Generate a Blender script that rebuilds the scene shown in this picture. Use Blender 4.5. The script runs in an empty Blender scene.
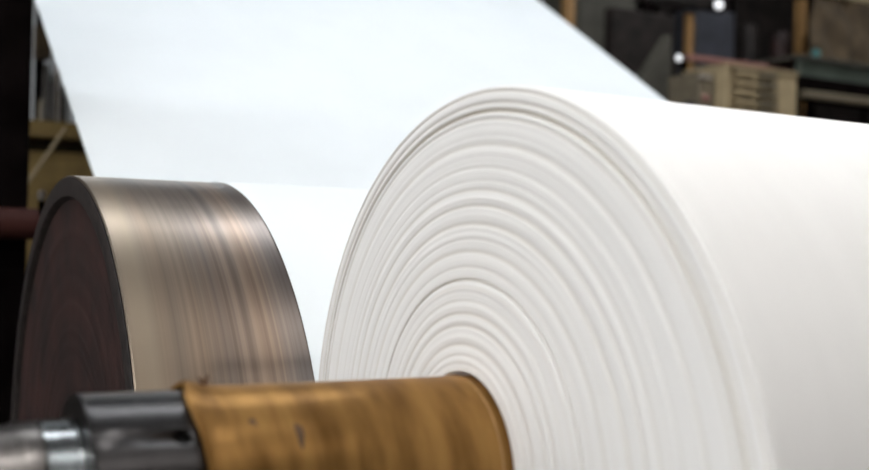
import bpy, bmesh, math, random
from mathutils import Vector, Matrix
random.seed(7)
PI = math.pi
SC = bpy.context.scene
COL = SC.collection
H = 1.75                      # height of the camera above the hall floor
# world frame: X runs along the roll axis, Y away from the camera, Z up
NX = (0.8731553317574358, -0.025786523484848625, 0.4867595112888167)
NY = (-0.48692142614296524, 0.0, 0.8734457766586893)
NZ = (0.022523130032551138, 0.9996674723159524, 0.012556010790511558)
F = 1085.0


def at(px, py, y):
    """the point of the hall seen at a pixel, at distance y behind the camera line"""
    r = (px - 434.5, 235 - py, F)
    d = [sum(a * b for a, b in zip(r, n)) for n in (NX, NY, NZ)]
    k = y / d[1]
    return Vector((d[0] * k, y, d[2] * k + H))


# ------------------------------------------------------------------ materials
def new_mat(name):
    m = bpy.data.materials.new(name)
    m.use_nodes = True
    nt = m.node_tree
    b = nt.nodes['Principled BSDF']
    return m, nt, b


def simple(name, col, rough=0.5, metal=0.0, noise=0.0, nscale=20.0, stretch=(1, 1, 1), bump=0.0, col2=None, spec=None):
    m, nt, b = new_mat(name)
    b.inputs['Roughness'].default_value = rough
    b.inputs['Metallic'].default_value = metal
    if spec is not None:
        b.inputs['Specular IOR Level'].default_value = spec
    tc = nt.nodes.new('ShaderNodeTexCoord')
    mp = nt.nodes.new('ShaderNodeMapping')
    mp.inputs['Scale'].default_value = stretch
    nt.links.new(tc.outputs['Object'], mp.inputs['Vector'])
    n = nt.nodes.new('ShaderNodeTexNoise')
    n.inputs['Scale'].default_value = nscale
    n.inputs['Detail'].default_value = 6
    nt.links.new(mp.outputs[0], n.inputs['Vector'])
    r = nt.nodes.new('ShaderNodeValToRGB')
    if col2 is None:
        col2 = tuple(min(1, c * (1 + noise)) for c in col)
        c1 = tuple(c * (1 - noise) for c in col)
    else:
        c1 = col
    r.color_ramp.elements[0].position = 0.35
    r.color_ramp.elements[1].position = 0.65
    r.color_ramp.elements[0].color = (*c1, 1)
    r.color_ramp.elements[1].color = (*col2, 1)
    nt.links.new(n.outputs['Fac'], r.inputs[0])
    nt.links.new(r.outputs[0], b.inputs['Base Color'])
    if bump:
        bp = nt.nodes.new('ShaderNodeBump')
        bp.inputs['Strength'].default_value = bump
        bp.inputs['Distance'].default_value = 0.004
        nt.links.new(n.outputs['Fac'], bp.inputs['Height'])
        nt.links.new(bp.outputs[0], b.inputs['Normal'])
    return m


def emit(name, col, strength):
    m, nt, b = new_mat(name)
    b.inputs['Base Color'].default_value = (*col, 1)
    b.inputs['Emission Color'].default_value = (*col, 1)
    b.inputs['Emission Strength'].default_value = strength
    return m


def paper_face():
    m, nt, b = new_mat('paper_edge')
    b.inputs['Roughness'].default_value = 0.85
    b.inputs['Specular IOR Level'].default_value = 0.2
    a = nt.nodes.new('ShaderNodeVertexColor')
    a.layer_name = 'tint'
    nt.links.new(a.outputs['Color'], b.inputs['Base Color'])
    return m


def drum_metal():
    m, nt, b = new_mat('worn_drum_steel')
    N = nt.nodes.new
    Lk = nt.links.new
    b.inputs['Metallic'].default_value = 0.9
    tc = N('ShaderNodeTexCoord')

    def noise(scale, det, s):
        mp = N('ShaderNodeMapping')
        mp.inputs['Scale'].default_value = s
        Lk(tc.outputs['Object'], mp.inputs['Vector'])
        n = N('ShaderNodeTexNoise')
        n.inputs['Scale'].default_value = scale
        n.inputs['Detail'].default_value = det
        Lk(mp.outputs[0], n.inputs['Vector'])
        return n
    sx = N('ShaderNodeSeparateXYZ')
    Lk(tc.outputs['Object'], sx.inputs[0])
    fine = N('ShaderNodeTexNoise')       # streaks that run round the shell
    fine.noise_dimensions = '1D'
    fine.inputs['Scale'].default_value = 60
    fine.inputs['Detail'].default_value = 3
    Lk(sx.outputs['X'], fine.inputs['W'])
    broad = noise(1.0, 2, (11, 0.9, 0.9))
    r1 = N('ShaderNodeValToRGB')
    e = r1.color_ramp.elements
    e[0].position = 0.33
    e[0].color = (0.16, 0.14, 0.135, 1)
    e[1].position = 0.68
    e[1].color = (0.36, 0.265, 0.20, 1)
    x = r1.color_ramp.elements.new(0.52)
    x.color = (0.26, 0.215, 0.185, 1)
    Lk(broad.outputs['Fac'], r1.inputs[0])
    mul = N('ShaderNodeMix')
    mul.data_type = 'RGBA'
    mul.blend_type = 'MULTIPLY'
    mul.inputs[0].default_value = 1
    r2 = N('ShaderNodeValToRGB')
    r2.color_ramp.elements[0].position = 0.3
    r2.color_ramp.elements[0].color = (0.76, 0.76, 0.78, 1)
    r2.color_ramp.elements[1].position = 0.7
    r2.color_ramp.elements[1].color = (1.12, 1.12, 1.11, 1)
    Lk(fine.outputs['Fac'], r2.inputs[0])
    Lk(r1.outputs[0], mul.inputs[6])
    Lk(r2.outputs[0], mul.inputs[7])
    # highlight streak along the shell's open edge, put into its colour
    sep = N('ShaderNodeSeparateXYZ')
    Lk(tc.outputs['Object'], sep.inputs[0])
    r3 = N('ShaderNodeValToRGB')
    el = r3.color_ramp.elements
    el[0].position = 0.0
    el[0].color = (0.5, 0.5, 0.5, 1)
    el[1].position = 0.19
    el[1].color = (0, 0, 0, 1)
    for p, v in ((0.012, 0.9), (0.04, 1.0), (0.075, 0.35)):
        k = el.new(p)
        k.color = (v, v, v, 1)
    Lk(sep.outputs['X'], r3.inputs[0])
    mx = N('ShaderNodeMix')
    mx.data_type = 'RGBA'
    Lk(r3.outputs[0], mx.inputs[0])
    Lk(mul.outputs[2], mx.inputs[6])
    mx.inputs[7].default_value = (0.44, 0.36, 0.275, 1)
    Lk(mx.outputs[2], b.inputs['Base Color'])
    rr = N('ShaderNodeMapRange')
    rr.inputs[3].default_value = 0.285
    rr.inputs[4].default_value = 0.34
    Lk(fine.outputs['Fac'], rr.inputs[0])
    Lk(rr.outputs[0], b.inputs['Roughness'])
    return m


M = dict(
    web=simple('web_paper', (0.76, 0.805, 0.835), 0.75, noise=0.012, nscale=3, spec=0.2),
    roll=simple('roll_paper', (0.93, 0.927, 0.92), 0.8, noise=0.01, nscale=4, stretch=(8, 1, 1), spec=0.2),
    face=paper_face(),
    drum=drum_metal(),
    drum_end=simple('dark_red_paint', (0.014, 0.007, 0.0065), 0.62, nscale=7, bump=0.35, col2=(0.034, 0.014, 0.012), spec=0.3),
    drum_rim=simple('dark_rim_steel', (0.018, 0.014, 0.013), 0.5, noise=0.4, nscale=30, spec=0.35),
    tube=simple('varnished_brown_core', (0.14, 0.068, 0.019), 0.36, 0.5, nscale=5, stretch=(5, 1, 1), col2=(0.32, 0.175, 0.055), bump=0.05),
    glint_tone=simple('pale_glint', (0.36, 0.21, 0.08), 0.8, noise=0.2, nscale=40),  # tone of the glint painted as a ring on the tube
    stain=simple('dark_scuff', (0.10, 0.05, 0.02), 0.7, noise=0.3, nscale=60),
    collar=simple('blackened_steel', (0.042, 0.040, 0.041), 0.285, 0.92, noise=0.08, nscale=14, stretch=(3, 1, 1)),
    shaft=simple('turned_steel', (0.10, 0.092, 0.088), 0.33, 0.95, noise=0.2, nscale=60, stretch=(4, .3, .3)),
    bright=simple('bright_thread_steel', (0.55, 0.57, 0.58), 0.2, 1.0, noise=0.15, nscale=30),
    hole=simple('near_black', (0.004, 0.004, 0.004), 0.6, noise=0.2),  # even near-black for the screw in the bolt hole
    machine=simple('black_machine_paint', (0.004, 0.003, 0.003), 0.7, noise=0.4, nscale=6, spec=0.0),
    machine_b=simple('brown_black_iron', (0.012, 0.009, 0.008), 0.65, noise=0.5, nscale=8, spec=0.2),
    olive=simple('olive_grey_paint', (0.055, 0.052, 0.042), 0.6, noise=0.2, nscale=5, spec=0.3),
    slate=simple('slate_blue_paint', (0.030, 0.032, 0.042), 0.5, noise=0.3, nscale=5),
    wood=simple('orange_brown_wood', (0.20, 0.105, 0.035), 0.6, nscale=12, stretch=(6, 6, 1), col2=(0.30, 0.17, 0.06)),
    ochre=simple('ochre_board', (0.20, 0.135, 0.045), 0.7, noise=0.2, nscale=6),
    ochre_dk=simple('dark_ochre_board', (0.05, 0.032, 0.012), 0.7, noise=0.3, nscale=8),
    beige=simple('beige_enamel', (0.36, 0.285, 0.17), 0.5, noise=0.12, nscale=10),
    beige_dk=simple('dark_taupe_enamel', (0.15, 0.125, 0.085), 0.55, noise=0.2, nscale=20),  # darker taupe coat on several separate fittings
    pale=simple('pale_painted_steel', (0.26, 0.23, 0.20), 0.5, noise=0.1),
    pink=simple('dull_pink_rail', (0.24, 0.115, 0.10), 0.5, noise=0.2),
    maroon=simple('maroon_paint', (0.04, 0.014, 0.012), 0.6, spec=0.1, noise=0.25, nscale=10),
    canvas=simple('brown_canvas', (0.070, 0.048, 0.026), 0.9, noise=0.35, nscale=5, bump=0.4),
    green=simple('grey_green_steel', (0.055, 0.068, 0.056), 0.45, noise=0.2, nscale=4),
    teal=simple('teal_plastic', (0.03, 0.14, 0.14), 0.4, noise=0.1),
    rod=simple('grey_tool_steel', (0.05, 0.045, 0.04), 0.4, 0.5, noise=0.3),
    lampw=emit('small_lamp_glow', (0.95, 0.97, 1.0), 0.8),
    lights=emit('fluorescent_diffuser', (1.0, 0.985, 0.96), 29.0),
    lights_b=emit('cool_fluorescent_diffuser', (0.94, 0.97, 1.0), 19.5),
    lights_fill=emit('fill_row_diffuser', (1.0, 0.95, 0.9), 13.0),
    fill_glow=emit('fill_glow_pane', (0.98, 0.99, 1.0), 2.5),  # glow of the added left wall windows
    housing=simple('white_lamp_housing', (0.7, 0.7, 0.7), 0.5, noise=0.03),
    floor=simple('hall_concrete', (0.13, 0.11, 0.095), 0.6, noise=0.2, nscale=2),
    wall=simple('hall_wall', (0.045, 0.038, 0.033), 0.85, noise=0.15, nscale=1.2),
    left_wall=simple('pale_hall_plaster', (0.35, 0.35, 0.35), 0.85, noise=0.05, nscale=1),
    ceiling=simple('hall_ceiling', (0.10, 0.10, 0.10), 0.85, noise=0.05, nscale=1),
)

M['tube'].node_tree.nodes['Principled BSDF'].inputs['Specular Tint'].default_value = (1.0, 0.62, 0.28, 1)


# ------------------------------------------------------------------ helpers
def link(name, bm, mat, parent=None, loc=(0, 0, 0), smooth=True, rot=None):
    bmesh.ops.recalc_face_normals(bm, faces=bm.faces)
    me = bpy.data.meshes.new(name)
    bm.to_mesh(me)
    bm.free()
    me.materials.append(M[mat])
    if smooth:
        me.shade_smooth()
        try:
            me.set_sharp_from_angle(angle=math.radians(35))
        except Exception:
            pass
    o = bpy.data.objects.new(name, me)
    COL.objects.link(o)
    if parent is not None:
        o.parent = parent
    o.location = loc
    if rot:
        o.rotation_euler = rot
    return o


def thing(name, label, cat, loc=(0, 0, 0), group=None):
    o = bpy.data.objects.new(name, None)
    o.empty_display_size = 0.1
    COL.objects.link(o)
    o.location = loc
    return tag(o, label, cat, group)


def tag(o, label, cat, group=None):
    o['label'] = label
    o['category'] = cat
    if group:
        o['group'] = group
    return o


def struct(o):
    o['kind'] = 'structure'
    return o


def lathe(profile, seg=128, cx=None):
    """revolve (x, r) pairs about the X axis; cx(i) may shift a ring's centre (y,z)"""
    bm = bmesh.new()
    rings = []
    for i, (x, r) in enumerate(profile):
        oy, oz = cx(i) if cx else (0, 0)
        if r <= 1e-6:
            rings.append([bm.verts.new((x, oy, oz))])
        else:
            rings.append([bm.verts.new((x, oy + r * math.cos(2 * PI * k / seg), oz + r * math.sin(2 * PI * k / seg)))
                          for k in range(seg)])
    for a, b in zip(rings, rings[1:]):
        for k in range(seg):
            k2 = (k + 1) % seg
            if len(a) == 1 and len(b) == 1:
                continue
            if len(a) == 1:
                bm.faces.new((a[0], b[k2], b[k]))
            elif len(b) == 1:
                bm.faces.new((a[k], a[k2], b[0]))
            else:
                bm.faces.new((a[k], a[k2], b[k2], b[k]))
    return bm


def box(bm, x0, x1, y0, y1, z0, z1, bev=0.0):
    r = bmesh.ops.create_cube(bm, size=1)
    vs = r['verts']
    for v in vs:
        v.co.x = x0 + (v.co.x + .5) * (x1 - x0)
        v.co.y = y0 + (v.co.y + .5) * (y1 - y0)
        v.co.z = z0 + (v.co.z + .5) * (z1 - z0)
    if bev:
        es = list({e for v in vs for e in v.link_edges})
        bmesh.ops.bevel(bm, geom=es, offset=bev, segments=2, affect='EDGES', profile=.5)
    return bm


def bx(*a, **k):
    return box(bmesh.new(), *a, **k)


def bar(bm, p, q, r, seg=16):
    p, q = Vector(p), Vector(q)
    d = q - p
    m = Matrix.Translation((p + q) / 2) @ d.to_track_quat('Z', 'Y').to_matrix().to_4x4()
    bmesh.ops.create_cone(bm, cap_ends=True, segments=seg, radius1=r, radius2=r, depth=d.length, matrix=m)
    return bm


# axes of the two turning bodies
KY, KZ = 1.4112, -0.3298 + H       # spool axis
CY, CZ = 1.3759, -0.3589 + H       # centre of the outer windings
DY, DZ = 2.7637, -0.6541 + H       # drum axis
RR = 0.600
RD = 0.8125
X0, X1 = 0.842, 4.60               # paper edges

# ------------------------------------------------------------------ the hall
HX0, HX1, HY0, HY1, HC = -7.0, 15.0, -6.0, 12.0, 7.0
struct(link('floor', bx(HX0 - .2, HX1 + .2, HY0 - .2, HY1 + .2, -0.2, 0), 'floor', smooth=False))
struct(link('ceiling', bx(HX0 - .2, HX1 + .2, HY0 - .2, HY1 + .2, HC, HC + .2), 'ceiling', smooth=False))
struct(link('wall_back', bx(HX0, HX1, HY1, HY1 + .2, 0, HC), 'wall', smooth=False))
struct(link('wall_front', bx(HX0, HX1, HY0 - .2, HY0, 0, HC), 'wall', smooth=False))
struct(link('wall_left', bx(HX0 - .2, HX0, HY0, HY1, 0, HC), 'left_wall', smooth=False))
for k in range(4):      # unseen windows added to light the roll face from the left
    wy0 = -4.6 + k * 3.2
    wn = struct(thing('window_%d' % (k + 1), '', ''))
    del wn['label'], wn['category']
    link('pane', bx(HX0 + .02, HX0 + .03, wy0 + .08, wy0 + 2.62, 1.48, 4.52), 'fill_glow', wn, smooth=False)
    fb = bmesh.new()
    for (a_, b_, c_, d_) in ((0, 2.7, 1.4, 1.48), (0, 2.7, 4.52, 4.6), (0, .08, 1.48, 4.52), (2.62, 2.7, 1.48, 4.52), (1.32, 1.38, 1.48, 4.52)):
        box(fb, HX0, HX0 + .07, wy0 + a_, wy0 + b_, c_, d_)
    link('window_frame', fb, 'housing', wn, smooth=False)
struct(link('wall_right', bx(HX1, HX1 + .2, HY0, HY1, 0, HC), 'wall', smooth=False))

# ceiling lights in rows along the winder
LROWS = [(0.4, (-5.4, -2.9, -0.5, 4.75, 7.6), 0, 'lights', 'row over the paper roll'), (5.0, 3.5, 2.9, 'lights_b', 'row over the drum'),
         (-3.0, (-5.6, -3.1, -0.7, 4.4, 7.2), 0, 'lights_fill', 'added fill row behind the photographer')]  # last row is added, unseen, to brighten the roll's near side
proto = None
for (ly, xc, pitch, lm, what) in LROWS:
    proto = None
    for i in range(5):
        lx = xc[i] if pitch == 0 else xc + (i - 2) * pitch
        if proto is None:
            proto = thing('ceiling_light', '', 'ceiling light', (lx, ly, HC))
            link('housing', bx(-1.15, 1.15, -.24, .24, -.10, 0), 'housing', proto, smooth=False)
            link('diffuser', bx(-1.10, 1.10, -.20, .20, -.125, -.10), lm, proto, smooth=False)
            o = proto
        else:
            o = proto.copy()
            COL.objects.link(o)
            for ch in list(proto.children):
                c = ch.copy()
                COL.objects.link(c)
                c.parent = o
        o.location = (lx, ly, HC)
        o['label'] = 'long white fluorescent light on the hall ceiling, ' + what
        o['category'] = 'ceiling light'
        o['group'] = 'fluorescent lights, ' + what

# ------------------------------------------------------------------ paper roll
def roll_profile():
    rc, bore = 0.1455, 0.1392
    # t: 0 at the core, 1 at the outer winding; sharp gaps between windings and soft ridges
    grooves = [(.981, .0050, .0035), (.942, .004, .005), (.915, .0085, .006), (.885, .003, .005), (.80, .002, .010),
               (.642, .003, .006), (.587, .0035, .006), (.524, .003, .010), (.427, .003, .008), (.326, .0075, .0035),
               (.300, .002, .004), (.205, .0035, .006), (.16, .003, .006), (.094, .003, .006), (.055, .002, .003),
               (.72, .0015, .004), (.47, .0015, .004), (.37, .002, .004), (.25, .002, .004), (.675, .0015, .003)]
    ridges = [(.96, .004, .010), (.90, .004, .007), (.775, .003, .012), (.70, .003, .012), (.615, .003, .008),
              (.555, .003, .009), (.48, .0025, .012), (.39, .003, .012), (.30, .005, .010), (.23, .003, .008),
              (.18, .003, .008), (.12, .003, .010), (.04, .004, .008), (.85, .002, .012)]
    steps = []
    x = 0
    rnd = random.Random(11)
    n = 620
    fine = [0.0] * (n + 1)
    for _ in range(120):
        c = rnd.random()
        a = rnd.uniform(-.0003, .0003)
        w = rnd.choice((.0022, .004, .008))
        for i in range(n + 1):
            d = (i / n - c) / w
            if abs(d) < 3:
                fine[i] += a * math.exp(-d * d)
    prof, cols, ts = [], [], []
    for i in range(n + 1):
        t = i / n
        r = rc + (RR - rc) * t
        dx = fine[i]
        g = 0
        for c, a, w in grooves:
            d = (t - c) / w
            a_ = a * (.75 if a > .005 else .42)
            if abs(d) < 4:
                e = math.exp(-d * d)
                dx += a_ * e
                g = max(g, e * a / .0085)
        for c, a, w in ridges:
            d = (t - c) / w
            if abs(d) < 4:
                dx -= a * .21 * math.exp(-d * d)
        if t > .991:
            dx += .004 * ((t - .991) / .009) ** 2
        prof.append((X0 + dx, r))
        k = .80 + rnd.uniform(-.012, .012) + fine[i] * -30
        cols.append((k * (1 - .28 * g), k * (1 - .33 * g), k * (1 - .42 * g) * .99))
        ts.append(t)
    return prof, cols, ts, rc, bore


prof, cols, ts, rc, bore = roll_profile()
# the windings lie a little lower on the spool the further out they are
def cen(t):
    return KY + (CY - KY) * t - CY, KZ + (CZ - KZ) * t - CZ


pp = [(p[0] - X0, p[1]) for p in prof]
inner = [(X1 - X0, bore), (0.03, bore), (0.03, rc)]
outer = [(0.012, RR), (X1 - X0 - .004, RR), (X1 - X0, RR - .004), (X1 - X0, bore)]
full = inner + pp + outer
tt = [0, 0, 0] + ts + [1, 1, 1, 0]
SEG = 288
bm = lathe(full, SEG, lambda i: cen(tt[i]))
roll = link('paper_roll', bm, 'roll', loc=(X0, CY, CZ))
me = roll.data
me.materials.append(M['face'])
ca = me.color_attributes.new('tint', 'FLOAT_COLOR', 'POINT')
ncol = [(.8, .79, .77)] * 3 + cols + [(.82, .81, .80)] * 4
for vi in range(len(me.vertices)):
    c = ncol[min(vi // SEG, len(ncol) - 1)]
    ca.data[vi].color = (*c, 1)
for p in me.polygons:
    r = math.hypot(p.center.y, p.center.z)
    if p.center.x < 0.028 and r < RR + .01 and abs(p.normal.x) > .05:
        p.material_index = 1
for e in me.edges:
    e.use_edge_sharp = False
tag(roll, 'huge white paper roll with ringed end face, wound on the brown core', 'paper roll')

# ------------------------------------------------------------------ spool through the roll
spool = thing('winding_spool', 'steel spool with brown core tube running through the big white paper roll',
              'spool', (0, KY, KZ))
# brown tube with a frayed lip
bm = bmesh.new()
S = 160
rnd = random.Random(3)
jit = [0.0] * S
for _ in range(14):
    c, a, w = rnd.uniform(0, S), rnd.uniform(-.006, .007), rnd.uniform(3, 14)
    for k in range(S):
        d = min(abs(k - c), S - abs(k - c)) / w
        jit[k] += a * math.exp(-d * d)
rings = []
tp = [(.4060, .1372, 1), (.4050, .1405, 1), (.4065, .1440, 1), (.414, .1448, .8), (.430, .1422, .4), (.455, .1395, 0),
      (.50, .1385, 0)] + [(.5 + .1 * k, .1382, 0) for k in range(1, 43)] + [(4.80, .1382, 0), (4.80, .137, 0)]
for (x, r, j) in tp:
    rings.append([bm.verts.new((x + jit[k] * j, (r + .25 * jit[k] * j) * math.cos(2 * PI * k / S),
                                (r + .25 * jit[k] * j) * math.sin(2 * PI * k / S))) for k in range(S)])
for a, b in zip(rings, rings[1:]):
    for k in range(S):
        bm.faces.new((a[k], a[(k + 1) % S], b[(k + 1) % S], b[k]))
tube = link('core_tube', bm, 'tube', spool)
# torn tuft sticking up from the lip
bm = bmesh.new()
for (y, dz, dx, w) in ((-.004, .019, .005, .0045), (.004, .013, .001, .005), (.0, .015, -.008, .004)):
    b0 = Vector((.438, y, .139))
    tip = b0 + Vector((dx, y * .5, dz))
    ring = [bm.verts.new(b0 + Vector((w * math.cos(a), w * math.sin(a), 0))) for a in [2 * PI * k / 6 for k in range(6)]]
    mid = [bm.verts.new(b0.lerp(tip, .6) + Vector((.002, 0, 0)) + Vector((w * .6 * math.cos(a), w * .5 * math.sin(a), 0)))
           for a in [2 * PI * k / 6 for k in range(6)]]
    t = bm.verts.new(tip)
    for k in range(6):
        bm.faces.new((ring[k], ring[(k + 1) % 6], mid[(k + 1) % 6], mid[k]))
        bm.faces.new((mid[k], mid[(k + 1) % 6], t))
link('torn_tuft', bm, 'stain', tube)
# pale ring standing in for a glint where the tube enters the paper
link('glint_ring', lathe([(.828, .1384), (.828, .1392), (.831, .1392), (.831, .1384)], 128), 'glint_tone', tube)


def patch(ang, x, ww, hh, name):
    """a scuff lying on the tube, as a thin curved pad"""
    bm = bmesh.new()
    c = bm.verts.new((x, .1393 * math.cos(ang), .1393 * math.sin(ang)))
    rim = []
    for k in range(14):
        a = 2 * PI * k / 14
        q = 1 + .25 * math.sin(3 * a + x * 40)
        th = ang + hh * math.sin(a) * q / .138
        rim.append(bm.verts.new((x + ww * math.cos(a) * q, .1389 * math.cos(th), .1389 * math.sin(th))))
    for k in range(14):
        bm.faces.new((c, rim[k], rim[(k + 1) % 14]))
    return link(name, bm, 'stain', tube)


patch(math.radians(131), .474, .0075, .016, 'scuff_mark')
patch(math.radians(141), .535, .0055, .018, 'scuff_mark')
patch(math.radians(146), .462, .0050, .010, 'scuff_mark')
# black collar
col_ = link('collar', lathe([(.275, 0.06), (.275, .1325), (.2765, .1362), (.2805, .1366), (.282, .136), (.400, .136), (.402, .1352),
                             (.43, .1352), (.43, .06), (.275, .06)], 128), 'collar', spool)
# bolt hole drilled into the collar, with a dark screw at its bottom
a = math.radians(137)
nrm = Vector((0, math.cos(a), math.sin(a)))
q_ = nrm.to_track_quat('Z', 'X').to_matrix().to_4x4()
cb_ = bmesh.new()
bmesh.ops.create_cone(cb_, cap_ends=True, segments=40, radius1=.0122, radius2=.0122, depth=.05,
                      matrix=Matrix.Translation(Vector((.385, 0, 0)) + nrm * .136) @ q_)
cut = link('cutter', cb_, 'hole', spool)
md = col_.modifiers.new('hole', 'BOOLEAN')
md.operation = 'DIFFERENCE'
md.solver = 'EXACT'
md.object = cut
bpy.context.view_layer.update()
dg = bpy.context.evaluated_depsgraph_get()
nm_ = bpy.data.meshes.new_from_object(col_.evaluated_get(dg))
col_.modifiers.clear()
col_.data = nm_
bpy.data.objects.remove(cut)
sb_ = bmesh.new()
bmesh.ops.create_cone(sb_, cap_ends=True, segments=32, radius1=.0118, radius2=.0112, depth=.008,
                      matrix=Matrix.Translation(Vector((.385, 0, 0)) + nrm * .117) @ q_)
link('socket_screw', sb_, 'hole', col_)
# shaft and threaded end
sh = link('end_shaft', lathe([(-.62, 0), (-.62, .098), (-.615, .102), (.196, .102), (.200, .1045), (.229, .1045), (.229, .06)], 96),
          'shaft', spool)
th = [(.229, .09)]
k = 0
x = .229
while x < .273:
    th += [(x + .0005, .1025), (x + .0020, .1060), (x + .0036, .1025)]
    x += .0046
th += [(.2755, .09)]
link('thread', lathe(th, 96), 'bright', sh)
link('far_journal', lathe([(4.80, 0), (4.80, .13), (5.0, .13), (5.0, .102), (5.75, .102), (5.75, 0)], 64), 'shaft', spool)


def stand(name, x, y, z, r, label, cat='bearing stand'):
    s = thing(name, label, cat, (x, y, 0))
    bm = bmesh.new()
    box(bm, -.13, .13, -.30, .30, 0, .06, .01)
    box(bm, -.09, .09, -.18, .18, .06, z - r - .02, .01)
    link('pedestal', bm, 'machine', s, smooth=False)
    bm = lathe([(-.10, r + .001), (-.10, r + .06), (-.09, r + .07), (.09, r + .07), (.10, r + .06), (.10, r + .001), (-.10, r + .001)], 64)
    link('bearing_housing', bm, 'machine_b', s, loc=(0, 0, z))
    return s


stand('bearing_stand', -.35, KY, KZ, .102, 'black bearing stand carrying the left end of the spool shaft')
stand('bearing_stand', 5.4, KY, KZ, .102, 'black bearing stand carrying the far right end of the spool')

# ------------------------------------------------------------------ drum
DX0 = 0.5055
drum = thing('winding_drum', 'large worn bronze brown steel drum left of the white paper roll', 'drum', (DX0, DY, DZ))
LEN = 5.0 - DX0
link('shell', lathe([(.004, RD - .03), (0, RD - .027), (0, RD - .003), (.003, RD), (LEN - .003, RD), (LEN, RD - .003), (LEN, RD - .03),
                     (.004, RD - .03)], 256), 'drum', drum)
link('rim', lathe([(-.002, RD - .0035), (-.004, RD - .010), (-.004, RD - .050), (.004, RD - .056), (.012, RD - .058),
                   (.012, RD - .02), (-.002, RD - .0035)], 192), 'drum_rim', drum)
pr = [(.010, RD - .05)]
rnd = random.Random(5)
for k in range(60):
    r = (RD - .06) * (1 - k / 60)
    pr.append((.012 + .030 * (k / 60) + rnd.uniform(-.0012, .0012), max(r, .16)))
pr = [p for i, p in enumerate(pr) if p[1] > .16] + [(.03, .16), (-.03, .155), (-.03, .11)]
link('end_plate', lathe(pr, 192), 'drum_end', drum)
link('end_plate', lathe([(LEN - .01, RD - .03), (LEN - .01, .11)], 96), 'drum_end', drum)
link('axle', lathe([(-.72, 0), (-.72, .11), (LEN + .5, .11), (LEN + .5, 0)], 64), 'machine_b', drum)
stand('bearing_stand', -.02, DY, DZ, .11, 'black bearing stand carrying the left axle of the brown drum')
stand('bearing_stand', 5.25, DY, DZ, .11, 'black bearing stand carrying the right axle of the brown drum')

# ------------------------------------------------------------------ guide rollers
GY, GZ, GR = 3.723, .066 + H, .05
wy, wz = .845, .5348
TR = .15
# web line passes through this point
WS = .8685 / .842
LY, LZ = 4.1075 * WS, .2504 * WS + H
WX0, WX1 = X0 * WS, 4.54 * WS
# top roller, far and high
s_top = 4.6
TY = LY + wy * s_top - (-wz) * 0 + wz * (TR + .0003)
TZ = LZ + wz * s_top - wy * (TR + .0003)
# lower roller sits above the line
s_low = (GY - LY) * wy + (GZ - LZ) * wz
fy, fz = LY + wy * s_low, LZ + wz * s_low
GY, GZ = fy - wz * GR, fz + wy * GR

g = thing('guide_roller', 'thin steel guide roller behind the brown drum turning the paper', 'roller', (0, GY, 0))
link('roller', lathe([(.83, 0), (.83, GR - .0015), (4.72, GR - .0015), (4.72, 0)], 48), 'shaft', g, loc=(0, 0, GZ))
link('spindle', lathe([(.66, 0), (.66, .02), (4.84, .02), (4.84, 0)], 24), 'machine_b', g, loc=(0, 0, GZ))
for xx in (.70, 4.80):
    link('post', bx(xx - .03, xx + .03, -.04, .04, 0, GZ + .03), 'machine', g, smooth=False)
g = thing('guide_roller', 'high steel guide roller at the top of the sloping paper web', 'roller', (0, TY, 0))
link('roller', lathe([(.70, 0), (.70, TR - .0025), (4.68, TR - .0025), (4.68, 0)], 64), 'shaft', g, loc=(0, 0, TZ))
link('spindle', lathe([(.35, 0), (.35, .04), (5.03, .04), (5.03, 0)], 24), 'machine_b', g, loc=(0, 0, TZ))
for xx in (.42, 4.96):
    link('post', bx(xx - .06, xx + .06, -.08, .08, 0, TZ + .08), 'machine', g, smooth=False)

# ------------------------------------------------------------------ paper web
T = .0008     # half thickness
path = []
# wraps over the top roller and drops down its far side
for k in range(13):
    ang = math.radians(0 + k * (122.33 / 12))
    path.append((TY + (TR + .001) * math.cos(ang), TZ + (TR + .001) * math.sin(ang)))
path = [(TY + TR + .001, 1.2)] + path
# straight run down to the lower roller
NS = 40
for k in range(1, NS):
    s = s_top + (s_low - s_top) * k / NS
    path.append((LY + wy * s, LZ + wz * s))
# under the lower roller (clockwise), then cross tangent to the drum
dvy, dvz = GY - DY, GZ - DZ
dist = math.hypot(dvy, dvz)
base = math.atan2(dvz, dvy)
RP = RD + .002
phi = math.acos((RP + GR + .001) / dist)
ta = base + phi                       # contact angle on drum
ga = ta + PI                          # contact angle on roller
a0 = math.atan2(-wy, wz)              # contact of the incoming run on the roller
a0 = a0 % (2 * PI)
ga = ga % (2 * PI)
while ga > a0:
    ga -= 2 * PI
for k in range(11):
    a = a0 + (ga - a0) * k / 10
    path.append((GY + (GR + .001) * math.cos(a), GZ + (GR + .001) * math.sin(a)))
end = math.radians(167.5)
for k in range(49):
    a = ta + (end - ta) * k / 48
    path.append((DY + RP * math.cos(a), DZ + RP * math.sin(a)))
bm = bmesh.new()
NXS = 24
top, bot = [], []
for i, (y, z) in enumerate(path):
    p0 = path[max(i - 1, 0)]
    p1 = path[min(i + 1, len(path) - 1)]
    ty_, tz_ = p1[0] - p0[0], p1[1] - p0[1]
    L_ = math.hypot(ty_, tz_)
    ny, nz = -tz_ / L_, ty_ / L_
    top.append([bm.verts.new((WX0 + (WX1 - WX0) * j / NXS, y + ny * T, z + nz * T)) for j in range(NXS + 1)])
    bot.append([bm.verts.new((WX0 + (WX1 - WX0) * j / NXS, y - ny * T, z - nz * T)) for j in range(NXS + 1)])
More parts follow.
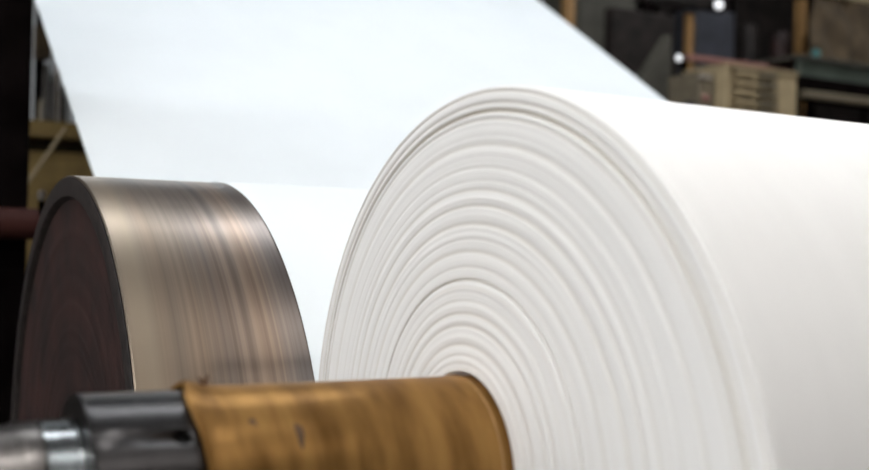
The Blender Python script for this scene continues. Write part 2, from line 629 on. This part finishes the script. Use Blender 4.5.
for i in range(len(path) - 1):
    for j in range(NXS):
        bm.faces.new((top[i][j], top[i][j + 1], top[i + 1][j + 1], top[i + 1][j]))
        bm.faces.new((bot[i][j], bot[i + 1][j], bot[i + 1][j + 1], bot[i][j + 1]))
    for j in (0, NXS):
        bm.faces.new((top[i][j], top[i + 1][j], bot[i + 1][j], bot[i][j]))
for i in (0, len(path) - 1):
    for j in range(NXS):
        bm.faces.new((top[i][j], top[i][j + 1], bot[i][j + 1], bot[i][j]))
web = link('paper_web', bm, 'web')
tag(web, 'wide white paper web sloping down behind and over the brown drum', 'paper')

# ------------------------------------------------------------------ left background
def prect(px0, py0, px1, py1, y):
    a = at(px0, (py0 + py1) / 2, y)
    b = at(px1, (py0 + py1) / 2, y)
    c = at((px0 + px1) / 2, py0, y)
    d = at((px0 + px1) / 2, py1, y)
    return a.x, b.x, d.z, c.z


def pbox(px0, py0, px1, py1, y, dep, **k):
    x0, x1, z0, z1 = prect(px0, py0, px1, py1, y)
    return bx(x0, x1, y, y + dep, z0, z1, **k)


x1c = at(31, 100, 4.5).x
s = thing('machine_column', 'broad black machine column at the left edge of the picture', 'machine column', (x1c - .4, 4.5, 0))
link('column', bx(-.4, .4, 0, .35, 0, 4.6, bev=.01), 'machine', s, smooth=False)
link('flange', bx(-.55, .415, .02, .40, 0, .12), 'machine_b', s, smooth=False)
zr = at(10, 207, 4.35).z
ro = thing('dark_red_roller', 'dark red horizontal roller in front of the black machine column', 'roller', (0, 4.44, zr - .06))
link('roller', lathe([(-1.1, 0), (-1.1, .055), (-1.095, .06), (.70, .06), (.705, .055), (.705, 0)], 64), 'maroon', ro)
link('mounting_plate', bx(-.05, .05, .045, .06, -.12, .12), 'machine_b', ro, smooth=False, loc=(-.3, 0, 0))

# ochre bench far behind
YB = 7.2
x0, x1, z0, z1 = prect(20, 152, 110, 196, YB)
bn = thing('ochre_bench', 'ochre wooden bench between the black column and the paper web', 'bench', ((x0 + x1) / 2, YB, 0))
hx = (x1 - x0) / 2 + .25
zt = at(60, 122, YB).z
zs = at(60, 138, YB).z
zu = at(60, 152, YB).z
link('front_panel', bx(-hx, hx, .05, .09, .15, zu), 'ochre', bn, smooth=False)
link('shelf', bx(-hx, hx, .06, .6, zu - .03, zu), 'ochre_dk', bn, smooth=False)
link('back_board', bx(-hx, hx, .58, .62, .15, zs), 'ochre_dk', bn, smooth=False)
link('bench_top', bx(-hx - .02, hx + .02, -.02, .64, zs, zt, bev=.006), 'ochre', bn, smooth=False)
for sx in (-1, 1):
    for yy in (.02, .56):
        link('leg', bx(sx * hx - .03, sx * hx + .03, yy, yy + .06, 0, zs), 'ochre_dk', bn, smooth=False)
# steel rods standing on the bench top
rods = [(42, 68, 6, 'rod'), (51, 76, 5, 'rod'), (58, 64, 4, 'pale'), (65, 84, 5, 'rod'), (47, 96, 7, 'beige_dk'), (73, 92, 4, 'rod')]
desc = ['short grey rod leftmost on the ochre bench', 'grey rod second from left on the ochre bench',
        'thin pale rod standing tallest on the ochre bench', 'grey rod right of the tall pale rod',
        'stubby taupe canister between the first two rods', 'slim grey rod nearest the paper web edge']
for i, ((px, py, w, mt), ds) in enumerate(zip(rods, desc)):
    p = at(px, py, YB + .3)
    w_ = w / 2 / F * 8.0
    bm = lathe([(0, 0), (0, w_ * 1.2), (.03, w_ * 1.2), (.03, w_), (p.z - zt - .05, w_), (p.z - zt - .03, w_ * .7), (p.z - zt, w_ * .7), (p.z - zt, 0)], 20)
    o = link('canister' if i == 4 else 'steel_rod', bm, mt, loc=(p.x, YB + .12 + .09 * i, zt), rot=(0, -PI / 2, 0))
    tag(o, ds, 'canister' if i == 4 else 'rod', None)
# light post with brown box
p = at(34, 100, 7.65)
lp = thing('narrow_post', 'narrow light grey post right beside the black column', 'post', (p.x, 7.95, 0))
link('shaft', bx(-.022, .022, -.02, .02, 0, 3.9), 'pale', lp, smooth=False)
link('foot', bx(-.08, .08, -.08, .08, 0, .02), 'machine_b', lp, smooth=False)
q = at(42, 42, 8.1)
ob = thing('hanging_junction_box', 'small brown box on a dark post between column and paper web', 'box', (q.x, 8.1, 0))
link('box', bx(-.05, .06, -.05, .05, q.z - .12, q.z + .12, bev=.008), 'canvas', ob, smooth=False)
link('post', bx(-.03, .03, .05, .11, 0, 3.9), 'machine', ob, smooth=False)
# dark cabinet filling the gap behind
x0, x1, z0, z1 = prect(-60, 0, 130, 122, 8.6)
cb = thing('dark_cabinet', 'tall black cabinet behind the ochre bench at left', 'cabinet', ((x0 + x1) / 2, 8.6, 0))
w2 = (x1 - x0) / 2
link('body', bx(-w2, w2, 0, .6, 0, 4.2), 'machine', cb, smooth=False)
for k in (-1, 0):
    dr = link('door', bx(k * w2 + .02, (k + 1) * w2 - .02, -.03, 0, .1, 4.1, bev=.005), 'machine_b', cb, smooth=False)
    link('handle', bx(-.04 - .05 * k * 2 - .05, -.02 - .05 * k * 2 - .05, -.07, -.03, 1.6, 1.9), 'rod', dr, smooth=False)
# diagonal stay
bm = bmesh.new()
pa, pb = at(66, 128, 6.6), at(31, 178, 6.6)
d_ = (pb - pa).normalized()
foot = pb + d_ * (pb.z / -d_.z)
bar(bm, pa, foot, .011)
o = link('diagonal_stay', bm, 'beige', None)
tag(o, 'thin beige rod leaning diagonally in front of the ochre bench', 'rod')
# small bright fitting beside the drum
p = at(42, 196, 5.0)
sf = thing('small_lamp_post', 'small pale fitting on a post just left of the drum top', 'fitting', (p.x, 5.0, 0))
link('post', bx(-.012, .012, -.012, .012, 0, p.z - .02), 'machine', sf, smooth=False)
link('cap', lathe([(0, 0), (0, .014), (.03, .018), (.045, .012), (.045, 0)], 20), 'pale', sf, loc=(0, 0, p.z - .02), rot=(0, -PI / 2, 0))

# ------------------------------------------------------------------ right background
YR = 7.0


def floor_box(px0, px1, py_top, y, dep, mat, name, label, cat, trims=(), bottom=0.0):
    x0, x1, _, z1 = prect(px0, py_top, px1, py_top + 1, y)
    t = thing(name, label, cat, ((x0 + x1) / 2, y, 0))
    w = (x1 - x0) / 2
    b = link('body', bx(-w, w, 0, dep, bottom, z1, bev=.01), mat, t, smooth=False)
    return t, w, z1


# big dark machine behind everything on the right
t, w, z1 = floor_box(480, 980, -90, 9.4, 1.2, 'machine', 'dark_machine_housing',
                     'long black machine housing filling the back at right', 'machine')
for k in range(7):
    xx = -w + (k + .5) * 2 * w / 7
    link('panel', bx(xx - w / 7 + .06, xx + w / 7 - .06, -.03, 0, .3, z1 - .2, bev=.008), 'machine_b', t, smooth=False)
# olive cabinet and posts
t, w, z1 = floor_box(576, 652, -25, 7.6, .7, 'olive', 'olive_cabinet', 'tall olive grey cabinet above the web right edge', 'cabinet')
zc = at(610, 20, 7.6).z
link('door', bx(-w + .03, w - .2, -.025, 0, .2, z1 - .1, bev=.006), 'olive', t, smooth=False)
link('latch', bx(.0, .16, -.06, -.025, zc - .05, zc - .02), 'wood', t, smooth=False, rot=None)


def post(px, pyt, wpx, y, mat, label, name='wooden_post', zbase=0):
    p = at(px, pyt, y)
    w = wpx / 2 / F * (p.x * NX[2] + y * NY[2])
    t = thing(name, label, 'post', (p.x, y, 0))
    link('post', bx(-w, w, -w, w, zbase, p.z, bev=.003), mat, t, smooth=False)
    link('foot', bx(-w * 2, w * 2, -w * 2, w * 2, 0, .03), 'machine_b', t, smooth=False)
    return t


post(569, -30, 10, 7.3, 'wood', 'orange brown post just above the web right edge')
post(689, 14, 7, 7.1, 'wood', 'short orange brown post left of the slate panel')
post(802, 0, 10, 7.6, 'wood', 'orange brown post right of the louvred beige box')

# dark hopper block with a slanted plate
hp = thing('black_hopper', 'black hopper with a slanted grey plate behind the web right edge', 'hopper', at(650, 90, 6.7).xy.to_3d())
xa, xb = at(622, 60, 6.7).x - hp.location.x, at(682, 60, 6.7).x - hp.location.x
za, zb = at(650, 8, 6.7).z, at(650, 100, 6.7).z
link('body', bx(xa, xb + .03, .12, .24, 0, za, bev=.01), 'machine_b', hp, smooth=False)
bm = bmesh.new()
vs = [at(628, 100, 6.7), at(671, 34, 6.7), at(672, 100, 6.7)]
fr = [bm.verts.new((v.x - hp.location.x, 0, v.z)) for v in vs]
bk = [bm.verts.new((v.x - hp.location.x, .11, v.z)) for v in vs]
bm.faces.new(fr)
bm.faces.new(bk[::-1])
for k in range(3):
    bm.faces.new((fr[k], fr[(k + 1) % 3], bk[(k + 1) % 3], bk[k]))
link('slanted_plate', bm, 'olive', hp, smooth=False)
link('leg', bx(xa + .1, xb - .05, .13, .2, 0, vs[2].z), 'machine', hp, smooth=False)

# overhead beam dark, with hanging lamps
zb0, zb1 = at(700, 9, 7.05).z, at(700, -12, 7.05).z
xl = at(655, 5, 7.05).x
xr = at(724, 5, 7.05).x
bt = thing('gantry_arm', 'black gantry arm reaching over the slate panel', 'beam', (xl, 7.05, 0))
link('arm', bx(-.05, xr - xl, -.05, .05, zb0, zb1, bev=.005), 'machine_b', bt, smooth=False)
link('post', bx(-.16, -.06, -.05, .05, 0, zb1), 'machine', bt, smooth=False)
link('collar', bx(-.18, .02, -.06, .06, zb0 - .02, zb1 + .02), 'machine_b', bt, smooth=False)


def lamp(px, py, rpx, y, label, supz):
    p = at(px, py, y)
    r = rpx / F * (p.x * NX[2] + y * NY[2])
    t = thing('indicator_lamp', label, 'lamp', (p.x, y, p.z))
    pr = [(-r * .9, 0)] + [(-r * .9 * math.cos(a), r * math.sin(a)) for a in [PI / 2 * k / 8 for k in range(1, 9)]] + [(r * .5, r), (r * .5, 0)]
    link('lens', lathe(pr, 32), 'lampw', t, rot=(0, 0, PI / 2))
    link('socket', lathe([(r * .4, 0), (r * .4, r * 1.05), (r * 1.6, r * .9), (r * 1.6, 0)], 32), 'machine_b', t, rot=(0, 0, PI / 2))
    link('bracket', bx(-.01, .01, r * 1.2, r * 1.2 + .02, min(0, supz - p.z), max(0, supz - p.z)), 'machine_b', t, smooth=False)
    return t


lamp(719, 5, 4.2, 6.9, 'round white lamp glowing at the end of the gantry arm', zb1)
lamp(679, 58, 3.0, 6.6, 'small round white lamp beside the slanted hopper plate', at(679, 76, 6.6).z)

# slate panel & dark-red drums
t, w, z1 = floor_box(697, 735, 10, 7.5, .3, 'slate', 'slate_panel', 'slate blue panel behind the pink rail', 'panel')
link('frame', bx(-w - .02, w + .02, .3, .34, 0, z1 + .03), 'machine', t, smooth=False)
for px, pyt, lab in ((748, 26, 'dark maroon cylinder standing left behind the pink rail'), (780, 33, 'dark maroon cylinder standing right behind the pink rail')):
    p = at(px, pyt, 7.7)
    r = 11 / F * 8.6
    o = lathe([(0, 0), (0, r), (p.z - .02, r), (p.z, r * .9), (p.z, 0)], 40)
    o = link('gas_cylinder', o, 'machine_b' if px == 748 else 'drum_end', loc=(p.x, 7.7, 0), rot=(0, -PI / 2, 0))
    tag(o, lab, 'cylinder')
# pink rail on its posts
pa, pb = at(686, 57, 6.75), at(797, 72, 6.75)
pm = (pa.z + pb.z) / 2
rl = thing('pink_rail', 'dull pink rail above the louvred beige box', 'rail', (pa.x, 6.75, 0))
bm = bmesh.new()
x2 = pb.x - pa.x
d = at(740, 62, 6.75).z - at(740, 67, 6.75).z
vv = []
for (x, z) in ((0, pa.z), (x2, pb.z)):
    for yy in (-.03, .03):
        for zz in (-d / 2, d / 2):
            vv.append(bm.verts.new((x, yy, z + zz)))
for f_ in ((0, 1, 3, 2), (4, 6, 7, 5), (0, 4, 5, 1), (2, 3, 7, 6), (1, 5, 7, 3), (0, 2, 6, 4)):
    bm.faces.new([vv[i] for i in f_])
link('rail', bm, 'pink', rl, smooth=False)
for xx, zz in ((.03, pa.z), (x2 - .03, pb.z)):
    link('post', bx(xx - .02, xx + .02, .03, .07, 0, zz), 'machine', rl, smooth=False)

# louvred beige box
YL = 6.1
bx0, bx1 = at(725, 90, YL).x, at(796, 90, YL).x
bz1 = at(760, 70.5, YL).z
bz0 = at(760, 116, YL).z
lb = thing('louvred_box', 'beige box with two columns of louvre slats above the paper roll', 'equipment box', (bx0, YL, 0))
W_ = bx1 - bx0
link('case', bx(0, W_, .03, .45, bz0 - .25, bz1, bev=.008), 'beige', lb, smooth=False)
link('edge_strip', bx(0, .05 * W_ + .02, -.005, .03, bz0 - .25, bz1, bev=.003), 'beige', lb, smooth=False)
link('plain_panel', bx(.72 * W_, W_, -.005, .03, bz0 - .25, bz1, bev=.003), 'beige', lb, smooth=False)
link('top_lip', bx(-.01, W_ + .01, -.02, .46, bz1, bz1 + .02), 'beige', lb, smooth=False)
for k in range(9):
    z = bz1 - .035 - k * (bz1 - bz0) * .21
    if z < bz0 - .2:
        break
    for (a_, b_) in ((.12, .42), (.46, .70)):
        bm = bx(a_ * W_, b_ * W_, -.03, .03, -.008, .012)
        for v in bm.verts:
            v.co.z += (v.co.y + .0) * .5
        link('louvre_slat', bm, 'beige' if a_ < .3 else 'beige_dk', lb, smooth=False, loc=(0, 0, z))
link('stand', bx(.1, W_ - .1, .1, .4, 0, bz0 - .25), 'machine', lb, smooth=False)
# smaller box to its left
sx0, sx1 = at(699, 90, YL + .1).x, bx0 - .004
sz1 = at(710, 73, YL + .1).z
sb = thing('switch_box', 'taupe switch box joined to the left of the louvred box', 'switch box', (sx0, YL + .1, 0))
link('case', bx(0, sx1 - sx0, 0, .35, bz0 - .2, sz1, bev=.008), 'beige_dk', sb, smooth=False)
link('cover_lip', bx(-.005, (sx1 - sx0) * .7, -.015, .0, sz1 - .05, sz1 - .02), 'pale', sb, smooth=False)
zz = at(705, 96, YL).z
link('button', lathe([(0, 0), (0, .03), (.03, .025), (.03, 0)], 24), 'pink', sb, loc=(.06, 0, zz), rot=(0, 0, -PI / 2))
link('stand', bx(.03, sx1 - sx0 - .03, .05, .3, 0, bz0 - .2), 'machine', sb, smooth=False)
# round fitting left of it near the roll edge
p = at(690, 101, 6.0)
o = thing('round_cap', 'small lavender grey cap low beside the switch box', 'cap', (p.x, 6.0, 0))
link('cap', lathe([(0, 0), (0, .05), (.02, .05), (.035, .03), (.035, 0)], 24), 'rod', o, loc=(0, 0, p.z - .035), rot=(0, -PI / 2, 0))
link('post', bx(-.02, .02, -.02, .02, 0, p.z - .035), 'machine', o, smooth=False)

# canvas cover with pale top rail
x0, x1, z0, z1 = prect(812, 4, 930, 64, 7.2)
cv = thing('canvas_cover', 'brown canvas cover hanging from a pale rail at upper right', 'cover', (x0, 7.2, 0))
bm = bmesh.new()
cols_, rows_ = 40, 12
fr, bk = [], []
for i in range(rows_ + 1):
    a, b = [], []
    for j in range(cols_ + 1):
        x = (x1 - x0) * j / cols_
        z = z0 - .2 + (z1 - z0 + .2) * i / rows_
        y = .035 * math.sin(j * .9 + .35 * i) * (1 - .6 * i / rows_) + .02 * math.sin(j * .37 + i)
        a.append(bm.verts.new((x, y, z)))
        b.append(bm.verts.new((x, y + .012, z)))
    fr.append(a)
    bk.append(b)
for i in range(rows_):
    for j in range(cols_):
        bm.faces.new((fr[i][j], fr[i][j + 1], fr[i + 1][j + 1], fr[i + 1][j]))
        bm.faces.new((bk[i][j], bk[i + 1][j], bk[i + 1][j + 1], bk[i][j + 1]))
for i in range(rows_):
    for j in (0, cols_):
        bm.faces.new((fr[i][j], fr[i + 1][j], bk[i + 1][j], bk[i][j]))
for j in range(cols_):
    for i in (0, rows_):
        bm.faces.new((fr[i][j], fr[i][j + 1], bk[i][j + 1], bk[i][j]))
link('canvas', bm, 'canvas', cv)
link('rail', bx(-.02, x1 - x0 + .02, -.03, .05, z1, z1 + .05), 'beige', cv, smooth=False)
for xx in (.1, x1 - x0 - .05):
    link('post', bx(xx - .03, xx + .03, .07, .13, 0, z1), 'machine', cv, smooth=False)

# grey green table with pale lower rail
YT = 6.4
x0, x1, z0, z1 = prect(798, 70, 960, 87, YT)
gt = thing('grey_green_table', 'grey green machine table beneath the brown canvas cover', 'table', (x0, YT, 0))
L2 = x1 - x0
link('apron', bx(0, L2, 0, .03, z0, z1, bev=.004), 'green', gt, smooth=False)
link('table_top', bx(-.02, L2 + .02, -.03, .7, z1, z1 + .03, bev=.004), 'olive', gt, smooth=False)
zA, zB = at(840, 94, YT - .1).z, at(840, 101, YT - .1).z
link('lower_rail', bx(-.02, L2, -.10, -.04, zB, zA, bev=.006), 'beige_dk', gt, smooth=False)
link('toe_rail', bx(-.02, L2, -.03, .03, zB - .02, z0, bev=.003), 'machine', gt, smooth=False)
for xx in (.03, L2 - .1):
    for yy in (.03, .6):
        link('leg', bx(xx, xx + .06, yy, yy + .06, 0, z1), 'machine', gt, smooth=False)
# teal bottle on it
p = at(816, 46, YT + .15)
h_ = p.z - z1 - .03
r = .035
o = thing('teal_bottle', 'small teal bottle on the left end of the grey green table', 'bottle', (p.x, YT + .15, z1 + .03))
link('body', lathe([(0, 0), (0, r), (h_ * .6, r), (h_ * .75, r * .45), (h_ * .8, r * .45), (h_ * .8, 0)], 28), 'teal', o, rot=(0, -PI / 2, 0))
link('cap', lathe([(h_ * .8, 0), (h_ * .8, r * .55), (h_, r * .55), (h_, 0)], 24), 'machine_b', o, rot=(0, -PI / 2, 0))

# ------------------------------------------------------------------ world, camera
w = bpy.data.worlds.new('hall_world')
SC.world = w
w.use_nodes = True
w.node_tree.nodes['Background'].inputs[0].default_value = (0.02, 0.02, 0.02, 1)
cam_d = bpy.data.cameras.new('camera')
cam = bpy.data.objects.new('camera', cam_d)
COL.objects.link(cam)
cam_d.sensor_width = 36
cam_d.lens = F / 869 * 36
cam_d.clip_start = .05
R_ = Matrix(((NX[0], NX[1], -NX[2]), (NY[0], NY[1], -NY[2]), (NZ[0], NZ[1], -NZ[2])))
cam.matrix_world = Matrix.Translation((0, 0, H)) @ R_.to_4x4()
cam_d.dof.use_dof = True
cam_d.dof.focus_distance = 2.2
cam_d.dof.aperture_fstop = 1.9
SC.camera = cam
SC.view_settings.view_transform = 'Standard'
SC.view_settings.look = 'None'
SC.view_settings.exposure = 0.27
SC.view_settings.gamma = 1.0
SC.view_settings.use_curve_mapping = False
SC.cycles.max_bounces = 8
SC.cycles.sample_clamp_indirect = 6
